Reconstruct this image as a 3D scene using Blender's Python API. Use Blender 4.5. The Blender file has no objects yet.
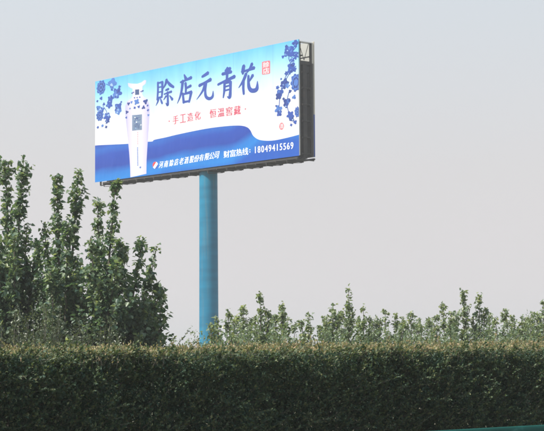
import bpy, math, random
import numpy as np
from mathutils import Matrix, Vector

rng = np.random.default_rng(7)
random.seed(7)
S = bpy.context.scene
COL = S.collection

# ------------------------------------------------------------------ camera
FPX, CX, CY = 1700.0, 272.0, 215.5           # focal length and centre in photograph pixels
CAM_H = 1.45
PITCH = math.atan((345.3 - CY) / FPX)
ROLL = -0.006
_f = np.array([0, math.cos(PITCH), math.sin(PITCH)])
_r0 = np.array([1.0, 0, 0]); _u0 = np.cross(_r0, _f)
_r = math.cos(ROLL) * _r0 + math.sin(ROLL) * _u0
_u = -math.sin(ROLL) * _r0 + math.cos(ROLL) * _u0
CAMP = np.array([0, 0, CAM_H])
cam = bpy.data.cameras.new('camera'); cam_o = bpy.data.objects.new('camera', cam); COL.objects.link(cam_o)
cam.sensor_fit = 'HORIZONTAL'; cam.sensor_width = 36.0; cam.lens = 36.0 * FPX / 544.0
cam.clip_start = 0.1; cam.clip_end = 6000
cam_o.matrix_world = Matrix(((_r[0], _u[0], -_f[0], 0), (_r[1], _u[1], -_f[1], 0), (_r[2], _u[2], -_f[2], CAM_H), (0, 0, 0, 1)))
S.camera = cam_o

# ------------------------------------------------------------------ sky, sun, exposure
SUN_AZ = math.radians(-114)      # from +Y towards +X; the sun stands to the left
SUN_EL = math.radians(50)
w = bpy.data.worlds.new('World'); S.world = w; w.use_nodes = True
nt = w.node_tree; nt.nodes.clear()
N = nt.nodes.new; L = nt.links.new
out = N('ShaderNodeOutputWorld'); bg = N('ShaderNodeBackground'); bg.inputs['Strength'].default_value = 0.12
sky = N('ShaderNodeTexSky'); sky.sky_type = 'NISHITA'; sky.sun_disc = False
sky.sun_elevation = SUN_EL; sky.sun_rotation = SUN_AZ
sky.air_density = 1.0; sky.dust_density = 8.0; sky.ozone_density = 1.0
tc = N('ShaderNodeTexCoord'); sep = N('ShaderNodeSeparateXYZ'); L(tc.outputs['Generated'], sep.inputs[0])
ramp = N('ShaderNodeValToRGB'); L(sep.outputs['Z'], ramp.inputs[0])
SKYC = 0.80 / 0.12
ramp.color_ramp.elements[0].position = 0.0; ramp.color_ramp.elements[0].color = (0.800, 0.760, 0.772, 1)
ramp.color_ramp.elements[1].position = 1.0; ramp.color_ramp.elements[1].color = (0.50, 0.62, 0.76, 1)
e = ramp.color_ramp.elements.new(0.10); e.color = (0.745, 0.732, 0.744, 1)
e = ramp.color_ramp.elements.new(0.22); e.color = (0.690, 0.752, 0.808, 1)
mul = N('ShaderNodeVectorMath'); mul.operation = 'SCALE'; mul.inputs['Scale'].default_value = SKYC
sn = N('ShaderNodeTexNoise'); sn.inputs['Scale'].default_value = 2.2; sn.inputs['Detail'].default_value = 3; L(tc.outputs['Generated'], sn.inputs['Vector'])
smr = N('ShaderNodeMapRange'); L(sn.outputs[0], smr.inputs[0])
for i_, v_ in enumerate((0.3, 0.7, 0.975, 1.025)): smr.inputs[i_ + 1].default_value = v_
sm2 = N('ShaderNodeVectorMath'); sm2.operation = 'SCALE'; L(ramp.outputs[0], sm2.inputs[0]); L(smr.outputs[0], sm2.inputs['Scale'])
L(sm2.outputs[0], mul.inputs[0])
mx = N('ShaderNodeMix'); mx.data_type = 'RGBA'; mx.inputs['Factor'].default_value = 0.93
L(sky.outputs[0], mx.inputs['A']); L(mul.outputs[0], mx.inputs['B'])
L(mx.outputs['Result'], bg.inputs['Color']); L(bg.outputs[0], out.inputs['Surface'])

sun = bpy.data.lights.new('sun', 'SUN'); sun.energy = 5.0; sun.angle = math.radians(0.6); sun.color = (1, 0.95, 0.87)
sun_o = bpy.data.objects.new('sun', sun); COL.objects.link(sun_o)
SDIR = Vector((math.sin(SUN_AZ) * math.cos(SUN_EL), math.cos(SUN_AZ) * math.cos(SUN_EL), math.sin(SUN_EL)))
sun_o.rotation_euler = SDIR.to_track_quat('Z', 'Y').to_euler()
sun_o.location = (-20, 0, 40)

vs = S.view_settings
vs.view_transform = 'Standard'; vs.look = 'None'; vs.gamma = 1; vs.use_curve_mapping = False; vs.exposure = 0.36
S.cycles.use_denoising = True
S.cycles.filter_width = 1.8
S.cycles.max_bounces = 8; S.cycles.transparent_max_bounces = 8

# ------------------------------------------------------------------ helpers
def ray(px, py):
    d = _f + _r * ((px - CX) / FPX) - _u * ((py - CY) / FPX)
    return d
def at(px, py, Y):                 # the point on a pixel's ray at distance Y
    d = ray(px, py); return CAMP + d * (Y / d[1])

def tag(o, label=None, cat=None, group=None, kind=None):
    for k, v in (('label', label), ('category', cat), ('group', group), ('kind', kind)):
        if v: o[k] = v
    return o
def empty(name, loc, rz=0):
    o = bpy.data.objects.new(name, None); COL.objects.link(o); o.location = loc; o.rotation_euler = (0, 0, rz)
    o.empty_display_size = 0.3
    return o
def obj(name, me, mat=None, parent=None, loc=(0, 0, 0)):
    o = bpy.data.objects.new(name, me); COL.objects.link(o); o.location = loc
    if mat and not me.materials: me.materials.append(mat)
    if parent: o.parent = parent
    return o
class MB:
    def __init__(s): s.v = []; s.f = []; s.smooth = []
    def add(s, vs, fs, sm=False):
        n = len(s.v); s.v += [tuple(map(float, p)) for p in vs]; s.f += [tuple(i + n for i in f) for f in fs]; s.smooth += [sm] * len(fs)
    def box(s, a, b):
        x0, y0, z0 = a; x1, y1, z1 = b
        s.add([(x0, y0, z0), (x1, y0, z0), (x1, y1, z0), (x0, y1, z0), (x0, y0, z1), (x1, y0, z1), (x1, y1, z1), (x0, y1, z1)],
              [(0, 3, 2, 1), (4, 5, 6, 7), (0, 1, 5, 4), (1, 2, 6, 5), (2, 3, 7, 6), (3, 0, 4, 7)])
    def tube(s, pts, rad, n=6, caps=True):
        pts = [Vector(p) for p in pts]; k = len(pts)
        if not hasattr(rad, '__len__'): rad = [rad] * k
        vs = []; fs = []
        for i in range(k):
            t = (pts[min(i + 1, k - 1)] - pts[max(i - 1, 0)])
            if t.length < 1e-9: t = Vector((0, 0, 1))
            t.normalize()
            a = t.cross(Vector((0, 1, 0) if abs(t.y) < 0.9 else (1, 0, 0))).normalized(); b = t.cross(a)
            for j in range(n):
                q = 2 * math.pi * j / n
                vs.append(pts[i] + (a * math.cos(q) + b * math.sin(q)) * rad[i])
        for i in range(k - 1):
            for j in range(n):
                j2 = (j + 1) % n
                fs.append((i * n + j, i * n + j2, (i + 1) * n + j2, (i + 1) * n + j))
        if caps:
            fs.append(tuple(range(n))[::-1]); fs.append(tuple((k - 1) * n + j for j in range(n)))
        s.add(vs, fs, n > 5)
    def bar(s, a, b, w):               # square steel section
        a = Vector(a); b = Vector(b); t = (b - a).normalized()
        u = t.cross(Vector((0, 0, 1) if abs(t.z) < 0.9 else (1, 0, 0))).normalized(); v = t.cross(u)
        h = w / 2
        vs = [p + u * (sx * h) + v * (sy * h) for p in (a, b) for sx, sy in ((-1, -1), (1, -1), (1, 1), (-1, 1))]
        s.add(vs, [(0, 3, 2, 1), (4, 5, 6, 7), (0, 1, 5, 4), (1, 2, 6, 5), (2, 3, 7, 6), (3, 0, 4, 7)])
    def mesh(s, name):
        me = bpy.data.meshes.new(name); me.from_pydata(s.v, [], s.f); me.polygons.foreach_set('use_smooth', s.smooth); me.update(); return me
    def build(s, name, mat, parent=None, loc=(0, 0, 0)): return obj(name, s.mesh(name), mat, parent, loc)

# ------------------------------------------------------------------ materials
def new_mat(name, rough=0.6, col=(0.5, 0.5, 0.5), metal=0.0, spec=0.5):
    m = bpy.data.materials.new(name); m.use_nodes = True
    b = m.node_tree.nodes['Principled BSDF']
    b.inputs['Base Color'].default_value = (*col, 1); b.inputs['Roughness'].default_value = rough
    b.inputs['Metallic'].default_value = metal; b.inputs['Specular IOR Level'].default_value = spec
    return m, m.node_tree, b
def noise(nt, scale, detail=4, coord='Object', vec_scale=None):
    t = nt.nodes.new('ShaderNodeTexCoord'); n = nt.nodes.new('ShaderNodeTexNoise')
    n.inputs['Scale'].default_value = scale; n.inputs['Detail'].default_value = detail
    if vec_scale:
        mp = nt.nodes.new('ShaderNodeMapping'); mp.inputs['Scale'].default_value = vec_scale
        nt.links.new(t.outputs[coord], mp.inputs[0]); nt.links.new(mp.outputs[0], n.inputs['Vector'])
    else: nt.links.new(t.outputs[coord], n.inputs['Vector'])
    return n
def cramp(nt, src, stops):
    r = nt.nodes.new('ShaderNodeValToRGB'); el = r.color_ramp.elements
    el[0].position, el[0].color = stops[0][0], (*stops[0][1], 1)
    el[1].position, el[1].color = stops[-1][0], (*stops[-1][1], 1)
    for p, c in stops[1:-1]:
        x = el.new(p); x.color = (*c, 1)
    nt.links.new(src, r.inputs[0]); return r
def mixc(nt, fac, a, b, blend='MIX'):
    m = nt.nodes.new('ShaderNodeMix'); m.data_type = 'RGBA'; m.blend_type = blend
    for sock, v in (('Factor', fac), ('A', a), ('B', b)):
        s = m.inputs[sock] if sock == 'Factor' else [q for q in m.inputs if q.name == sock and q.type == 'RGBA'][0]
        if hasattr(v, 'is_output'): nt.links.new(v, s)
        elif isinstance(v, tuple): s.default_value = (*v, 1)
        else: s.default_value = v
    return [q for q in m.outputs if q.type == 'RGBA'][0]
def math_n(nt, op, a, b=None, c=None):
    m = nt.nodes.new('ShaderNodeMath'); m.operation = op
    for i, v in enumerate((a, b, c)):
        if v is None: continue
        if hasattr(v, 'is_output'): nt.links.new(v, m.inputs[i])
        else: m.inputs[i].default_value = v
    return m.outputs[0]
def maprange(nt, v, a, b, c=0.0, d=1.0, smooth=True):
    m = nt.nodes.new('ShaderNodeMapRange'); m.interpolation_type = 'SMOOTHSTEP' if smooth else 'LINEAR'
    nt.links.new(v, m.inputs[0])
    for i, x in enumerate((a, b, c, d)): m.inputs[i + 1].default_value = x
    return m.outputs[0]
def bump(nt, b, src, strength=0.3, dist=0.05):
    bp = nt.nodes.new('ShaderNodeBump'); bp.inputs['Strength'].default_value = strength; bp.inputs['Distance'].default_value = dist
    nt.links.new(src, bp.inputs['Height']); nt.links.new(bp.outputs[0], b.inputs['Normal'])
def obj_z(nt):
    t = nt.nodes.new('ShaderNodeTexCoord'); s = nt.nodes.new('ShaderNodeSeparateXYZ'); nt.links.new(t.outputs['Object'], s.inputs[0]); return s

def leaf_mat(name, stops, trans=0.30, rough=0.40, spec=0.6):
    m, t, b = new_mat(name, rough, spec=spec)
    a = t.nodes.new('ShaderNodeAttribute'); a.attribute_name = 'tint'
    r = cramp(t, a.outputs['Fac'], stops)
    t.links.new(r.outputs[0], b.inputs['Base Color'])
    tr = t.nodes.new('ShaderNodeBsdfTranslucent')
    c = mixc(t, 1.0, r.outputs[0], (1.5, 1.55, 0.7), 'MULTIPLY'); t.links.new(c, tr.inputs['Color'])
    ms = t.nodes.new('ShaderNodeMixShader'); ms.inputs[0].default_value = trans
    t.links.new(b.outputs[0], ms.inputs[1]); t.links.new(tr.outputs[0], ms.inputs[2])
    t.links.new(ms.outputs[0], t.nodes['Material Output'].inputs['Surface'])
    return m

M = {}
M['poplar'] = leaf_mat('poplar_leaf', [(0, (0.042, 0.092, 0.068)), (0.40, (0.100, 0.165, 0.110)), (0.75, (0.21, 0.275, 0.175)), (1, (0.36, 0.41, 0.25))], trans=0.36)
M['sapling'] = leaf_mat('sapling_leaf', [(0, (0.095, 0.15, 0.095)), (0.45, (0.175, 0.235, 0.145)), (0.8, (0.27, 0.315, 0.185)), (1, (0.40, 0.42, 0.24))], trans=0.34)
M['shrub'] = leaf_mat('shrub_leaf', [(0, (0.050, 0.070, 0.042)), (0.5, (0.085, 0.11, 0.062)), (1, (0.15, 0.17, 0.09))], trans=0.25)
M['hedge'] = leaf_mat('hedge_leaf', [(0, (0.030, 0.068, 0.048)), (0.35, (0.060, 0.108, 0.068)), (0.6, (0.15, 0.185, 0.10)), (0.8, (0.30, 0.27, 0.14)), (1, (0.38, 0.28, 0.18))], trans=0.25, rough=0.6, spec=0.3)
def bark():
    m, t, b = new_mat('bark', 0.85); n = noise(t, 14, 5, vec_scale=(1, 1, 0.3))
    r = cramp(t, n.outputs[0], [(0.3, (0.07, 0.062, 0.05)), (0.7, (0.17, 0.155, 0.125))]); t.links.new(r.outputs[0], b.inputs['Base Color']); bump(t, b, n.outputs[0], 0.5, 0.01); return m
M['bark'] = bark()
def steel():
    m, t, b = new_mat('weathered_steel', 0.7, metal=0.2); n = noise(t, 3.0, 6)
    r = cramp(t, n.outputs[0], [(0.35, (0.028, 0.028, 0.030)), (0.6, (0.05, 0.047, 0.045)), (0.75, (0.095, 0.055, 0.036))]); t.links.new(r.outputs[0], b.inputs['Base Color']); return m
M['steel'] = steel()
def backing():
    m, t, b = new_mat('grey_backing_sheet', 0.6); n = noise(t, 1.2, 6, vec_scale=(1, 1, 0.3))
    r = cramp(t, n.outputs[0], [(0.3, (0.13, 0.13, 0.135)), (0.7, (0.21, 0.205, 0.20))]); t.links.new(r.outputs[0], b.inputs['Base Color']); return m
M['backing'] = backing()
def pole_paint():
    m, t, b = new_mat('blue_pole_paint', 0.5, spec=0.3)
    n = noise(t, 0.9, 6, vec_scale=(1, 1, 0.25)); n2 = noise(t, 2.2, 6, vec_scale=(2.2, 2.2, 0.12))
    base = cramp(t, n.outputs[0], [(0.3, (0.004, 0.185, 0.330)), (0.7, (0.014, 0.245, 0.405))])
    st = cramp(t, n2.outputs[0], [(0.55, (0, 0, 0)), (0.8, (1, 1, 1))])
    f = math_n(t, 'MULTIPLY', st.outputs[0], 0.6)
    c = mixc(t, f, base.outputs[0], (0.17, 0.24, 0.26))
    n3 = noise(t, 1.6, 5, vec_scale=(0.25, 0.25, 1.6)); c = mixc(t, 1.0, c, cramp(t, n3.outputs[0], [(0.35, (0.74, 0.76, 0.78)), (0.65, (1, 1, 1))]).outputs[0], 'MULTIPLY')
    t.links.new(c, b.inputs['Base Color']); bump(t, b, n.outputs[0], 0.12, 0.05); return m
M['pole'] = pole_paint()
def banner():
    m, t, b = new_mat('printed_banner', 0.55, spec=0.3); s = obj_z(t)
    n = noise(t, 0.5, 3)
    h = math_n(t, 'ADD', s.outputs['Z'], math_n(t, 'MULTIPLY', math_n(t, 'SUBTRACT', n.outputs[0], 0.5), 0.5))
    f = maprange(t, h, 0.0, 6.0, smooth=False)
    r = cramp(t, f, [(0.0, (0.74, 0.745, 0.765)), (0.48, (0.73, 0.745, 0.765)), (0.70, (0.52, 0.72, 0.83)), (0.86, (0.25, 0.57, 0.82)), (1.0, (0.115, 0.45, 0.80))])
    d = noise(t, 1.5, 6, vec_scale=(1.0, 1, 0.2)); df = cramp(t, d.outputs[0], [(0.4, (1, 1, 1)), (0.8, (0.87, 0.86, 0.84))])
    c = mixc(t, 1.0, r.outputs[0], df.outputs[0], 'MULTIPLY')
    sm = math_n(t, 'PINGPONG', s.outputs['X'], 1.6); sf = maprange(t, sm, 0.0, 0.05, 0.0, 1.0)   # welded seams of the cloth
    c = mixc(t, 1.0, c, cramp(t, sf, [(0, (0.88, 0.88, 0.88)), (1, (1, 1, 1))]).outputs[0], 'MULTIPLY')
    t.links.new(c, b.inputs['Base Color'])
    wr = noise(t, 0.55, 3, vec_scale=(1.6, 1, 0.5)); bump(t, b, wr.outputs[0], 0.6, 0.16); return m
M['banner'] = banner()
def banner_cloth():
    m, t, b = new_mat('banner_cloth_reverse', 0.6, (0.78, 0.76, 0.70)); tr = t.nodes.new('ShaderNodeBsdfTranslucent'); tr.inputs[0].default_value = (0.85, 0.80, 0.70, 1)
    ms = t.nodes.new('ShaderNodeMixShader'); ms.inputs[0].default_value = 0.6
    t.links.new(b.outputs[0], ms.inputs[1]); t.links.new(tr.outputs[0], ms.inputs[2]); t.links.new(ms.outputs[0], t.nodes['Material Output'].inputs['Surface']); return m
M['cloth'] = banner_cloth()
def ink(name, col, rough=0.5):
    m, t, b = new_mat(name, rough, col, spec=0.3); n = noise(t, 3, 4)
    r = cramp(t, n.outputs[0], [(0.3, tuple(c * 0.88 for c in col)), (0.7, tuple(min(1, c * 1.08) for c in col))]); t.links.new(r.outputs[0], b.inputs['Base Color']); return m
M['ink_blue'] = ink('ink_brush_blue', (0.035, 0.075, 0.35))
M['ink_leaf'] = ink('ink_leaf_blue', (0.030, 0.080, 0.36))
M['ink_leaf2'] = ink('ink_leaf_pale_blue', (0.070, 0.175, 0.50))
M['ink_leaf3'] = ink('ink_leaf_navy', (0.022, 0.05, 0.24))
M['ink_pale'] = ink('ink_leaf_highlight', (0.30, 0.46, 0.72))
M['ink_red'] = ink('ink_slogan_red', (0.55, 0.09, 0.15))
M['ink_seal'] = ink('ink_seal_red', (0.66, 0.17, 0.21))
M['ink_white'] = ink('ink_white', (0.84, 0.85, 0.88))
M['ink_logo_red'] = ink('ink_logo_red', (0.75, 0.06, 0.06))
M['ink_logo_blue'] = ink('ink_logo_blue', (0.04, 0.10, 0.45))
def wave_ink():
    m, t, b = new_mat('ink_wave', 0.5, spec=0.3); s = obj_z(t)
    n = noise(t, 0.35, 3, vec_scale=(0.6, 1, 1.3))
    line = math_n(t, 'ADD', math_n(t, 'MULTIPLY', s.outputs['X'], 0.022), 0.45)
    late = maprange(t, s.outputs['X'], 12.0, 16.5, 0.0, 0.9)
    line = math_n(t, 'ADD', line, late)
    line = math_n(t, 'ADD', line, math_n(t, 'MULTIPLY', math_n(t, 'SUBTRACT', n.outputs[0], 0.5), 1.0))
    h = math_n(t, 'SUBTRACT', s.outputs['Z'], line)
    r = cramp(t, maprange(t, h, -0.9, 2.2, smooth=False), [(0.0, (0.008, 0.085, 0.43)), (0.16, (0.008, 0.19, 0.58)), (0.28, (0.010, 0.165, 0.54)), (0.42, (0.012, 0.052, 0.34)), (0.62, (0.013, 0.062, 0.38)), (0.74, (0.016, 0.11, 0.46)), (0.86, (0.016, 0.065, 0.38)), (1.0, (0.022, 0.045, 0.32))])
    t.links.new(r.outputs[0], b.inputs['Base Color'])
    wr = noise(t, 0.55, 3, vec_scale=(1.6, 1, 0.5)); bump(t, b, wr.outputs[0], 0.6, 0.16); return m
M['wave'] = wave_ink()
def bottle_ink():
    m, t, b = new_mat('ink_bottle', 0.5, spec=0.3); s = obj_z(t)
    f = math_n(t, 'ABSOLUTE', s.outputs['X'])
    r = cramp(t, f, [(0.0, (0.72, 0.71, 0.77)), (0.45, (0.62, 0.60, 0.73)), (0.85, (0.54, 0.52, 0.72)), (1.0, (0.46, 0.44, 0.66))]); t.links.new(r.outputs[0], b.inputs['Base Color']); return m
M['bottle'] = bottle_ink()
def rail_paint():
    m, t, b = new_mat('teal_rail_paint', 0.6, spec=0.2); n = noise(t, 9, 6, vec_scale=(0.6, 1, 2))
    r = cramp(t, n.outputs[0], [(0.35, (0.003, 0.065, 0.052)), (0.6, (0.005, 0.085, 0.070)), (0.75, (0.05, 0.19, 0.165))]); t.links.new(r.outputs[0], b.inputs['Base Color']); return m
M['rail'] = rail_paint()
def ground_mat():
    m, t, b = new_mat('field_soil', 0.95); n = noise(t, 0.08, 8); n2 = noise(t, 2.5, 8)
    c = cramp(t, n.outputs[0], [(0.35, (0.07, 0.085, 0.04)), (0.65, (0.16, 0.13, 0.085))]); d = cramp(t, n2.outputs[0], [(0.3, (0.6, 0.6, 0.6)), (0.7, (1, 1, 1))])
    t.links.new(mixc(t, 1.0, c.outputs[0], d.outputs[0], 'MULTIPLY'), b.inputs['Base Color']); bump(t, b, n2.outputs[0], 0.6, 0.05); return m
M['ground'] = ground_mat()
def asphalt():
    m, t, b = new_mat('asphalt', 0.85); n = noise(t, 60, 6); r = cramp(t, n.outputs[0], [(0.3, (0.035, 0.035, 0.036)), (0.7, (0.075, 0.074, 0.072))]); t.links.new(r.outputs[0], b.inputs['Base Color']); bump(t, b, n.outputs[0], 0.4, 0.01); return m
M['asphalt'] = asphalt()
M['paint'] = ink('road_paint', (0.72, 0.72, 0.70))

# ------------------------------------------------------------------ setting
RD = np.array([0.754, 0.657]); RN = np.array([0.657, -0.754])     # along the road; towards the camera's side
g = MB(); R = 2600; g.add([(-R, -R, 0), (R, -R, 0), (R, R, 0), (-R, R, 0)], [(0, 1, 2, 3)])
tag(g.build('ground', M['ground']), kind='structure')
def road_strip(name, o0, o1, z, mat, l0=-120, l1=400, parent=None):   # o: distance from the hedge line towards the camera's side
    b = MB(); P0 = np.array([0, 13.6])
    q = [P0 + RD * l + RN * o for l, o in ((l0, o0), (l0, o1), (l1, o1), (l1, o0))]
    b.add([(*p, z) for p in q], [(0, 1, 2, 3)]); return b.build(name, mat, parent)
rd = tag(road_strip('road', 3.6, 15.5, 0.02, M['asphalt']), kind='structure')
road_strip('edge_line', 4.3, 4.45, 0.024, M['paint'], parent=rd)

# ------------------------------------------------------------------ billboard
W_B, H_B = 18.0, 6.0
YAW = -0.7175
DV = np.array([math.sin(YAW), math.cos(YAW), 0.0])                 # right end to left end
BR = np.array([1.408, 86.25, 9.64 + CAM_H]); BL = BR + W_B * DV
XA = -DV; BN = np.array([DV[1], -DV[0], 0.0])                      # panel's right direction; panel's back direction
YF, YB = -0.56, 0.50                                               # banner planes, measured from the pole's axis
FR = 0.448
PB = BR + DV * (W_B * FR) - BN * YF; PB[2] = 0
bb = empty('billboard', PB, math.atan2(XA[1], XA[0]))
tag(bb, 'large blue and white advertising billboard with Chinese lettering on a tall blue pole', 'billboard')
X0, X1 = -W_B * (1 - FR), W_B * FR; Z0, Z1 = BR[2], BR[2] + H_B
def P(px, py):                     # pixel to (metres from the banner's left edge, metres above its lower edge)
    d = ray(px, py); k = ((BL - CAMP) @ BN) / (d @ BN); q = CAMP + d * k - BL
    return (q @ XA, q[2])

# pole
pm = MB(); nseg = 40; ring = []
prof = [(0, 0.53), (Z0 - 0.55, 0.50), (Z0 + 4.6, 0.48)]
zz = np.linspace(0, 1, 2)
for (za, ra), (zb, rb) in zip(prof[:-1], prof[1:]): pm.tube([(0, 0, za), (0, 0, zb)], [ra, rb], 40, caps=False)
pole = pm.build('pole', M['pole'], bb)
for z in (2.4, 4.6, 6.8, 9.0):      # weld seams where the pole's tubes meet
    s = MB(); s.tube([(0, 0, z - 0.02), (0, 0, z), (0, 0, z + 0.02)], [0.500, 0.522 - 0.002 * z, 0.500], 40, caps=False); s.build('weld_seam', M['pole'], pole)
s = MB(); s.tube([(0, 0, 0), (0, 0, 0.06)], 0.85, 24); s.build('base_plate', M['steel'], pole)

# front banner: a cloth stretched over a shallow box, slightly slack along its edges
fb_me = MB(); nx, nz = 72, 24
def slack(u, v):
    return 0.012 * math.sin(u * 37 + 3 * v) * math.sin(v * 9 + 1) + 0.01 * math.sin(u * 83)
vs_, fs_ = [], []
for j in range(nz + 1):
    for i in range(nx + 1):
        u, v = i / nx, j / nz
        z = v * H_B
        vs_.append((u * W_B, 0, z))
for j in range(nz):
    for i in range(nx):
        a = j * (nx + 1) + i; fs_.append((a, a + 1, a + nx + 2, a + nx + 1))
fb_me.add(vs_, fs_)
fb_me.box((0.0, 0.004, 0.03), (W_B, 0.07, H_B - 0.003))
fb = fb_me.build('front_banner', M['banner'], bb, (X0, YF, Z0))
fb['label'] = 'sunlit printed banner with brush lettering, bottle and blue flowers'
LAY = [0]
def layer():                         # printed pieces lie on the cloth a fraction of a millimetre apart
    LAY[0] += 1; return -0.002 - 0.00025 * (LAY[0] if LAY[0] < 4 else 4 + LAY[0] % 24)
def poly_mesh(mb, pts, y):           # filled outline in banner coordinates (may be concave)
    from mathutils.geometry import tessellate_polygon
    v = [Vector((p[0], 0, p[1])) for p in pts]
    tri = tessellate_polygon([[Vector((p[0], p[1], 0)) for p in pts]])
    out = []
    for t in tri:
        a, b, c = (pts[i] for i in t)
        ar = (b[0] - a[0]) * (c[1] - a[1]) - (c[0] - a[0]) * (b[1] - a[1])
        out.append(t if ar > 0 else (t[0], t[2], t[1]))
    mb.add([(p[0], y, p[1]) for p in pts], out)
def smooth_pts(pts, n=8, closed=False):  # Catmull-Rom
    P_ = [np.array(p, float) for p in pts]; k = len(P_); res = []
    rngi = range(k if closed else k - 1)
    for i in rngi:
        p0 = P_[(i - 1) % k] if closed or i > 0 else P_[0]; p1 = P_[i]; p2 = P_[(i + 1) % k]; p3 = P_[(i + 2) % k] if closed or i + 2 < k else P_[-1]
        for t in np.linspace(0, 1, n, endpoint=False):
            res.append(0.5 * (2 * p1 + (p2 - p0) * t + (2 * p0 - 5 * p1 + 4 * p2 - p3) * t * t + (3 * p1 - p0 - 3 * p2 + p3) * t ** 3))
    if not closed: res.append(P_[-1])
    return res
def clip_b(p): return (min(max(p[0], 0.004), W_B - 0.004), min(max(p[1], 0.02), H_B - 0.004))

# blue wave along the foot of the banner (left piece passes behind the bottle)
top = [P(96.5, 145.3), P(112, 144.6), P(128, 143.8), P(140, 142.6), P(147, 141.8), P(152.5, 141.4), P(154.5, 139.8), P(166, 137.3), P(179, 134.2), P(205.7, 128.8), P(226, 126.2), P(240, 125.6), P(247, 127.2), P(250.5, 130.5), P(253.5, 136), P(260, 140.0), P(272, 140.6), P(286, 138.0), P(299.3, 134.6)]
top = [clip_b(p) for p in smooth_pts(top, 5)]
m_ = MB(); poly_mesh(m_, [(0.004, 0.001), (W_B - 0.004, 0.001)] + [(W_B - 0.004, top[-1][1])] + top[::-1][1:-1] + [(0.004, top[0][1])], layer())
m_.build('wave_print', M['wave'], fb)

# bottle
bc = P(137.2, 130)
half = [(80.5, 0), (176, 0)]
outl_l = [(127.8, 83.0), (128.4, 86.4), (130.8, 88.2), (132.6, 88.8), (132.6, 91), (132.8, 95.5), (131.4, 98.5), (127.4, 101), (125.2, 106), (125.0, 112), (126.2, 124), (128.0, 140), (129.4, 155), (130.2, 168), (130.4, 177.3)]
outl_r = [(146.4, 173.8), (146.6, 160), (147.6, 144), (148.8, 128), (149.8, 114), (149.6, 105), (147.5, 99.6), (143.6, 96.6), (142.2, 94), (142.4, 88.6), (142.6, 86.2), (145.6, 83.8), (146.4, 80.6), (144.6, 80.0), (141.6, 82.4), (137.5, 83.9), (131.8, 83.7)]
y_ = layer(); y2 = layer()
bpt = [P(*p) for p in outl_l + outl_r]
m_ = MB(); poly_mesh(m_, [(p[0] - bc[0], p[1] - bc[1]) for p in bpt], y_)
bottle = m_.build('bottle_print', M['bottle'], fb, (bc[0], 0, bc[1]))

def blob(mb, cx, cy, rx, ry, y, lobes=5, rot=None, jag=0.45, cl=True):   # jagged painted leaf, pixel centre and radii
    rot = random.uniform(0, 6.28) if rot is None else rot
    c = P(cx, cy); ex = P(cx + 1, cy); ez = P(cx, cy - 1)
    sx = abs(ex[0] - c[0]); sz = abs(ez[1] - c[1]); n = lobes * 6; pts = []
    ph = random.uniform(0, 6.28)
    for i in range(n):
        a = 2 * math.pi * i / n
        r = 1 - jag * (0.5 + 0.5 * math.cos(lobes * a + ph)) ** 1.3 + random.uniform(-0.08, 0.08)
        q = (c[0] + rx * sx * r * math.cos(a + rot), c[1] + ry * sz * r * math.sin(a + rot))
        pts.append(clip_b(q) if cl else q)
    poly_mesh(mb, pts, y)
def flower(cx, cy, rx, ry):
    mats = ['ink_leaf', 'ink_leaf2', 'ink_leaf3', 'ink_leaf2', 'ink_leaf3']
    first = None
    for k, f in enumerate((1, 0.8, 0.64, 0.42, 0.22)):
        m_ = MB(); blob(m_, cx, cy, rx * f, ry * f, layer(), lobes=9 - k, jag=0.16)
        o = m_.build('flower_print', M[mats[k]], fb)
def leafp(cx, cy, r, ry=None, dark=0.3):
    r *= 1.18
    m_ = MB(); y_ = layer(); blob(m_, cx, cy, r, (ry or r * 1.15), y_, lobes=random.choice((3, 4, 5)), jag=0.36)
    lp = m_.build('leaf_print', M[random.choices(['ink_leaf', 'ink_leaf2', 'ink_leaf3'], (0.55, 0.45 - dark * 0.5, dark))[0]], fb)
    if r > 2.2:
        for k in range(3):
            a = random.uniform(0, 6.28); m_ = MB(); blob(m_, cx + 0.45 * r * math.cos(a), cy + 0.45 * r * math.sin(a), r * 0.30, r * 0.34, layer(), lobes=3, jag=0.4)
            m_.build('leaf_print', M[random.choice(['ink_leaf2', 'ink_leaf3', 'ink_pale'])], fb)
def tendril(pts, w, mat='ink_leaf'):
    stroke_obj('tendril_print', [[(x, y, w) for x, y in pts]], mat)

# brush strokes: points (px, py, width in px) in photograph pixels
def stroke(mb, pts, y):
    q = [(*P(x, yy), ww) for x, yy, ww in pts]
    sp = smooth_pts([(a, b, c) for a, b, c in q], 6) if len(q) > 2 else [np.array(q[0]) * (1 - t) + np.array(q[1]) * t for t in np.linspace(0, 1, 6)]
    left, right = [], []
    for i, s in enumerate(sp):
        d = sp[min(i + 1, len(sp) - 1)][:2] - sp[max(i - 1, 0)][:2]; d = d / (np.linalg.norm(d) + 1e-9)
        nrm = np.array([-d[1], d[0]]); hw = max(s[2], 0.15) * 0.080 / 2
        nrm = nrm * hw; nrm[0] *= 1.25; nrm[1] *= 0.85
        if i == 0: left.append(s[:2] - d * hw * 0.8)
        left.append(s[:2] + nrm); right.append(s[:2] - nrm)
        if i == len(sp) - 1: left.append(s[:2] + d * hw * 0.7)
    outline = left + right[::-1]
    n = len(mb.v); mb.v += [(float(p[0]), y, float(p[1])) for p in outline]
    m = len(sp)
    fs = []
    # strip
    Lq = list(range(1, m + 1)); Rq = [len(left) + (m - 1 - i) for i in range(m)]
    for i in range(m - 1): fs.append((n + Rq[i], n + Rq[i + 1], n + Lq[i + 1], n + Lq[i]))
    fs.append((n + 0, n + Rq[0], n + Lq[0])); fs.append((n + m + 1, n + Lq[-1], n + Rq[-1]))
    mb.f += fs; mb.smooth += [False] * len(fs)
def stroke_obj(name, strokes, mat, parent=None):
    mb = MB()
    for s in strokes: stroke(mb, s, layer())
    return mb.build(name, M[mat], parent or fb)
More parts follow.
